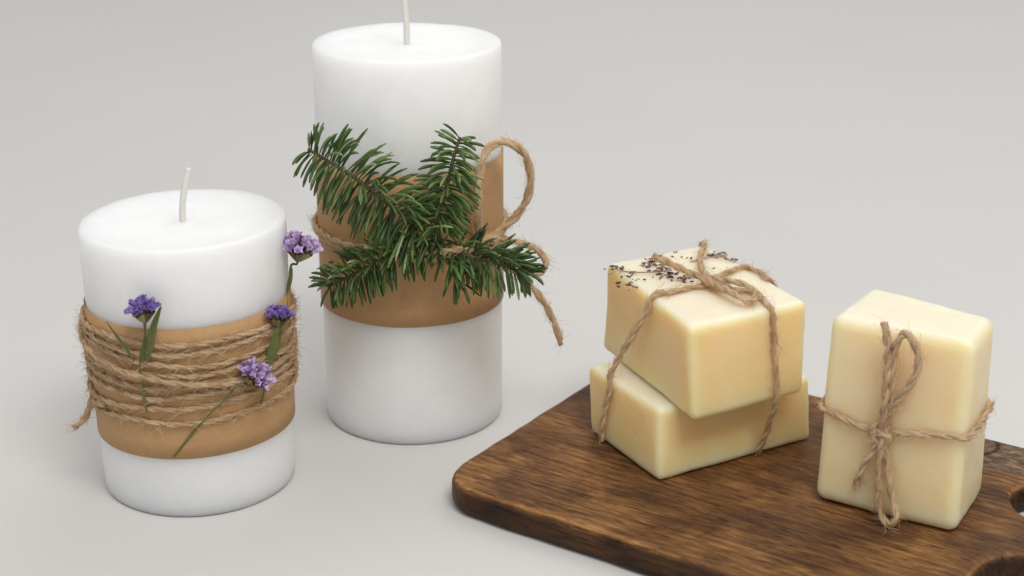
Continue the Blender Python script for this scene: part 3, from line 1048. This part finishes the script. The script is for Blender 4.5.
twine(mb, pts, rnd, 0.105, fuzz=3, closed=True)
pk = [at_cyl(436, 252, C2, RB2 + 0.7), at_cyl(444, 251, C2, RB2 + 1.5), at_cyl(460, 249, C2, RB2 + 1.6), at_cyl(474, 245, C2, RB2 + 1.2), at_cyl(486, 241, C2, RB2 + 0.4)]
twine(mb, pk, rnd, 0.13, fuzz=14)
part(mb, 'wrap', M_JUTE, t2, True)
Y = cy - 1.6
mb = MB()
pl = [at_y(478, 244, Y - 0.8), at_y(490, 240, Y - 0.5), at_y(503, 229, Y - 0.2), at_y(519, 212, Y), at_y(529, 192, Y), at_y(530, 172, Y - 0.1), at_y(523, 153, Y - 0.3), at_y(510, 143, Y - 0.6), at_y(496, 143, Y - 0.9), at_y(486, 152, Y - 1.3), at_y(480, 172, Y - 1.6), at_y(478, 200, Y - 1.7), at_y(478, 225, Y - 1.5), at_y(476, 243, Y - 1.1)]
twine(mb, pl, rnd, 0.165, pitch=2.0, fuzz=9, fuzz_len=(0.2, 0.7))
part(mb, 'bow_loop', M_JUTE, t2, True)
mb = MB()
pl = [at_y(480, 244, Y - 0.8), at_y(496, 238, Y - 0.4), at_y(514, 241, Y), at_y(532, 247, Y + 0.1), at_y(543, 256, Y + 0.1), at_y(546, 265, Y), at_y(540, 273, Y - 0.2), at_y(526, 270, Y - 0.5), at_y(508, 258, Y - 0.8), at_y(490, 248, Y - 0.9)]
twine(mb, pl, rnd, 0.13, pitch=1.6, fuzz=9)
part(mb, 'bow_loop', M_JUTE, t2, True)
mb = MB()
pt = [at_y(484, 246, Y - 0.8), at_y(504, 262, Y - 0.6), at_y(522, 278, Y - 0.3), at_y(538, 294, Y - 0.3), at_y(549, 312, Y - 0.3), at_y(556, 328, Y - 0.3), at_y(561, 345, Y - 0.3)]
twine(mb, pt, rnd, 0.14, pitch=1.6, fuzz=9)
part(mb, 'tail', M_JUTE, t2, True)
mb = MB()
k0 = at_y(486, 243, Y - 1.0)
pk = [k0 + V((-0.3, 0, -0.1)), k0 + V((-0.1, -0.2, 0.22)), k0 + V((0.2, -0.1, 0.2)), k0 + V((0.25, 0, -0.15)), k0 + V((0, -0.2, -0.22)), k0 + V((-0.2, -0.2, 0.05)), k0 + V((0.1, -0.25, 0.2)), k0 + V((0.4, 0, 0.1))]
twine(mb, pk, rnd, 0.13, fuzz=16)
part(mb, 'knot', M_JUTE, t2, True)

# ------------------------------------------------------------------ fir sprig
def needle(mb, p, d, L, w, up, droop, rnd, t0):
    """flat blunt needle with a groove, curving down"""
    k = 6
    pts = [V(p)]
    dd = d.normalized()
    for j in range(k):
        dd = (dd + droop * (0.05 + 0.035 * j)).normalized()
        pts.append(pts[-1] + dd * (L / k))
    rows = []
    for j, q in enumerate(pts):
        s = j / k
        T = (pts[min(j + 1, k)] - pts[max(j - 1, 0)]).normalized()
        side = T.cross(up)
        side = side.normalized() if side.length > 1e-5 else T.orthogonal().normalized()
        nn = side.cross(T)
        ww = w * (0.35 + 0.75 * min(1, s * 3)) * (1 if s < 0.85 else 0.72)
        if j == k:
            ww *= 0.55
        tip = t0 + 0.16 * s
        rows.append([mb.add(q - side * ww, tip), mb.add(q + nn * ww * 0.10, tip - 0.14), mb.add(q + side * ww, tip), mb.add(q - nn * ww * 0.30, tip + 0.15)])
    for r0, r1 in zip(rows, rows[1:]):
        for m in range(4):
            mb.f.append((r0[m], r0[(m + 1) % 4], r1[(m + 1) % 4], r1[m]))
    mb.f.append(tuple(reversed(rows[0])))
    mb.f.append(tuple(rows[-1]))

def fir_branch(root, pts, seed, Lmax, dens, taper_tip=0.75, droop=V((0, 0, -1)), sweep=0.1, arc=(-100, 100), tint=0.42):
    rnd = random.Random(seed)
    P = catmull(pts, 0.05)
    n = len(P)
    br = MB()
    tube(br, P, lambda t: 0.10 - 0.045 * t, 8, 0.5)
    b = part(br, 'branch', M_TWIG, root)
    mb = MB()
    fr = frames(P)
    view = V((0, -1, 0.25)).normalized()
    total = (n - 1) * 0.05
    count = int(total * dens)
    for i in range(count):
        s = (i + rnd.uniform(-0.3, 0.3)) / count
        s = min(max(s, 0.0), 1.0)
        idx = min(int(s * (n - 1)), n - 1)
        if s < 0.17 and rnd.random() < 0.75:
            continue
        p, (T, _, _) = P[idx], fr[idx]
        f = (view - T * view.dot(T)).normalized()      # towards the viewer side of the sprig
        sd = T.cross(f)
        # two flat ranks with a few over the top
        if rnd.random() < 0.70:
            ang = (1 if i % 2 else -1) * rnd.gauss(68, 17)
        else:
            ang = rnd.uniform(-55, 55)
        ang = math.radians(ang)
        d = f * math.cos(ang) + sd * math.sin(ang)
        lean = sweep + rnd.gauss(0, 0.14) + 0.9 * max(0, s - 0.9) * 5
        d = (d + T * lean).normalized()
        L = Lmax * rnd.uniform(0.78, 1.08) * (1 if s < 0.7 else 1 - (1 - taper_tip) * (s - 0.7) / 0.3)
        if s < 0.12:
            L *= 0.75
        q = p + d * L + droop * L * 0.4
        if V((q.x - cx, q.y - cy, 0)).length < RB2 + 0.06:
            d = (d + V((q.x - cx, q.y - cy, 0)).normalized() * 0.6).normalized()
        shade = tint - 0.04 + rnd.gauss(0, 0.14) + (0.28 if rnd.random() < 0.16 else 0) + (0.06 if math.sin(ang) > 0 else -0.03)
        needle(mb, p + d * 0.06, d, L, 0.048 * rnd.uniform(0.8, 1.2), f + UP * 0.3, droop * rnd.uniform(0.4, 1.3), rnd, shade)
    part(mb, 'needles', M_NEEDLE, b)

yf = cy - C2[2] - 0.75
hub = at_y(440, 243, yf)
sprig = empty('fir_sprig', hub, 'dark green fir sprig with spreading branches tied to the tall candle', 'fir sprig')
fir_branch(sprig, [hub, at_y(420, 228, yf - 0.2), at_y(390, 205, yf - 0.3), at_y(352, 176, yf - 0.1), at_y(308, 149, yf + 0.3)], 1, 1.78, 34, 0.6, sweep=-0.04)
fir_branch(sprig, [hub, at_y(438, 220, yf - 0.25), at_y(446, 190, yf - 0.3), at_y(453, 160, yf - 0.25), at_y(460, 137, yf - 0.1)], 2, 1.25, 34, 0.6, sweep=0.15)
fir_branch(sprig, [hub, at_y(418, 246, yf - 0.25), at_y(388, 257, yf - 0.35), at_y(356, 273, yf - 0.2), at_y(328, 287, yf)], 3, 1.2, 33, 0.7, sweep=0.1, tint=0.38)
fir_branch(sprig, [hub, at_y(455, 252, yf - 0.3), at_y(478, 258, yf - 0.4), at_y(505, 266, yf - 0.2), at_y(528, 275, yf + 0.2)], 4, 1.25, 35, 0.6, sweep=0.35, tint=0.36)
fir_branch(sprig, [hub, at_y(444, 256, yf - 0.4), at_y(452, 268, yf - 0.5), at_y(462, 284, yf - 0.4)], 5, 1.15, 14, 0.7, sweep=0.6, tint=0.30)

# ------------------------------------------------------------------ camera
cam_d = bpy.data.cameras.new('camera')
cam = bpy.data.objects.new('camera', cam_d)
col.objects.link(cam)
cam.location = (0, 0, CAMH * S)
cam.rotation_euler = (math.pi / 2 - PITCH, 0, 0)
cam_d.sensor_width = 36
cam_d.lens = 36 * FPX / 1024
cam_d.clip_start = 0.01
cam_d.clip_end = 100
cam_d.dof.use_dof = True
cam_d.dof.focus_distance = 0.575
cam_d.dof.aperture_fstop = 13
scene.camera = cam

# ------------------------------------------------------------------ light: one big soft box above, behind and to the right; soft room light
def area(name, loc, target, sx, sy, power, color):
    ld = bpy.data.lights.new(name, 'AREA')
    ld.shape = 'RECTANGLE'
    ld.size, ld.size_y = sx, sy
    ld.energy = power
    ld.color = color
    o = bpy.data.objects.new(name, ld)
    col.objects.link(o)
    o.location = loc
    o.rotation_euler = (V(target) - V(loc)).to_track_quat('-Z', 'Y').to_euler()
    return o
area('softbox', (0.27, -0.06, 1.1), (0.06, 0.60, 0.04), 0.48, 0.42, 7.1, (1.0, 0.985, 0.955))
area('back_softbox', (0.35, 1.5, 1.2), (0, 0.55, 0.05), 1.0, 1.0, 3.4, (1.0, 0.99, 0.97))

w = bpy.data.worlds.new('World')
scene.world = w
w.use_nodes = True
wn = w.node_tree
bg = wn.nodes['Background']
tc = wn.nodes.new('ShaderNodeTexCoord')
sz = wn.nodes.new('ShaderNodeSeparateXYZ')
wn.links.new(tc.outputs['Generated'], sz.inputs[0])
wr = ramp(wn, [(0.0, (0.22, 0.22, 0.223)), (0.45, (0.52, 0.52, 0.525)), (0.95, (0.92, 0.92, 0.92))])
wn.links.new(sz.outputs[2], wr.inputs[0])
wn.links.new(wr.outputs[0], bg.inputs[0])
bg.inputs[1].default_value = 0.95

scene.view_settings.view_transform = 'Standard'
scene.view_settings.look = 'None'
scene.view_settings.exposure = 0
scene.view_settings.gamma = 1
scene.cycles.max_bounces = 8
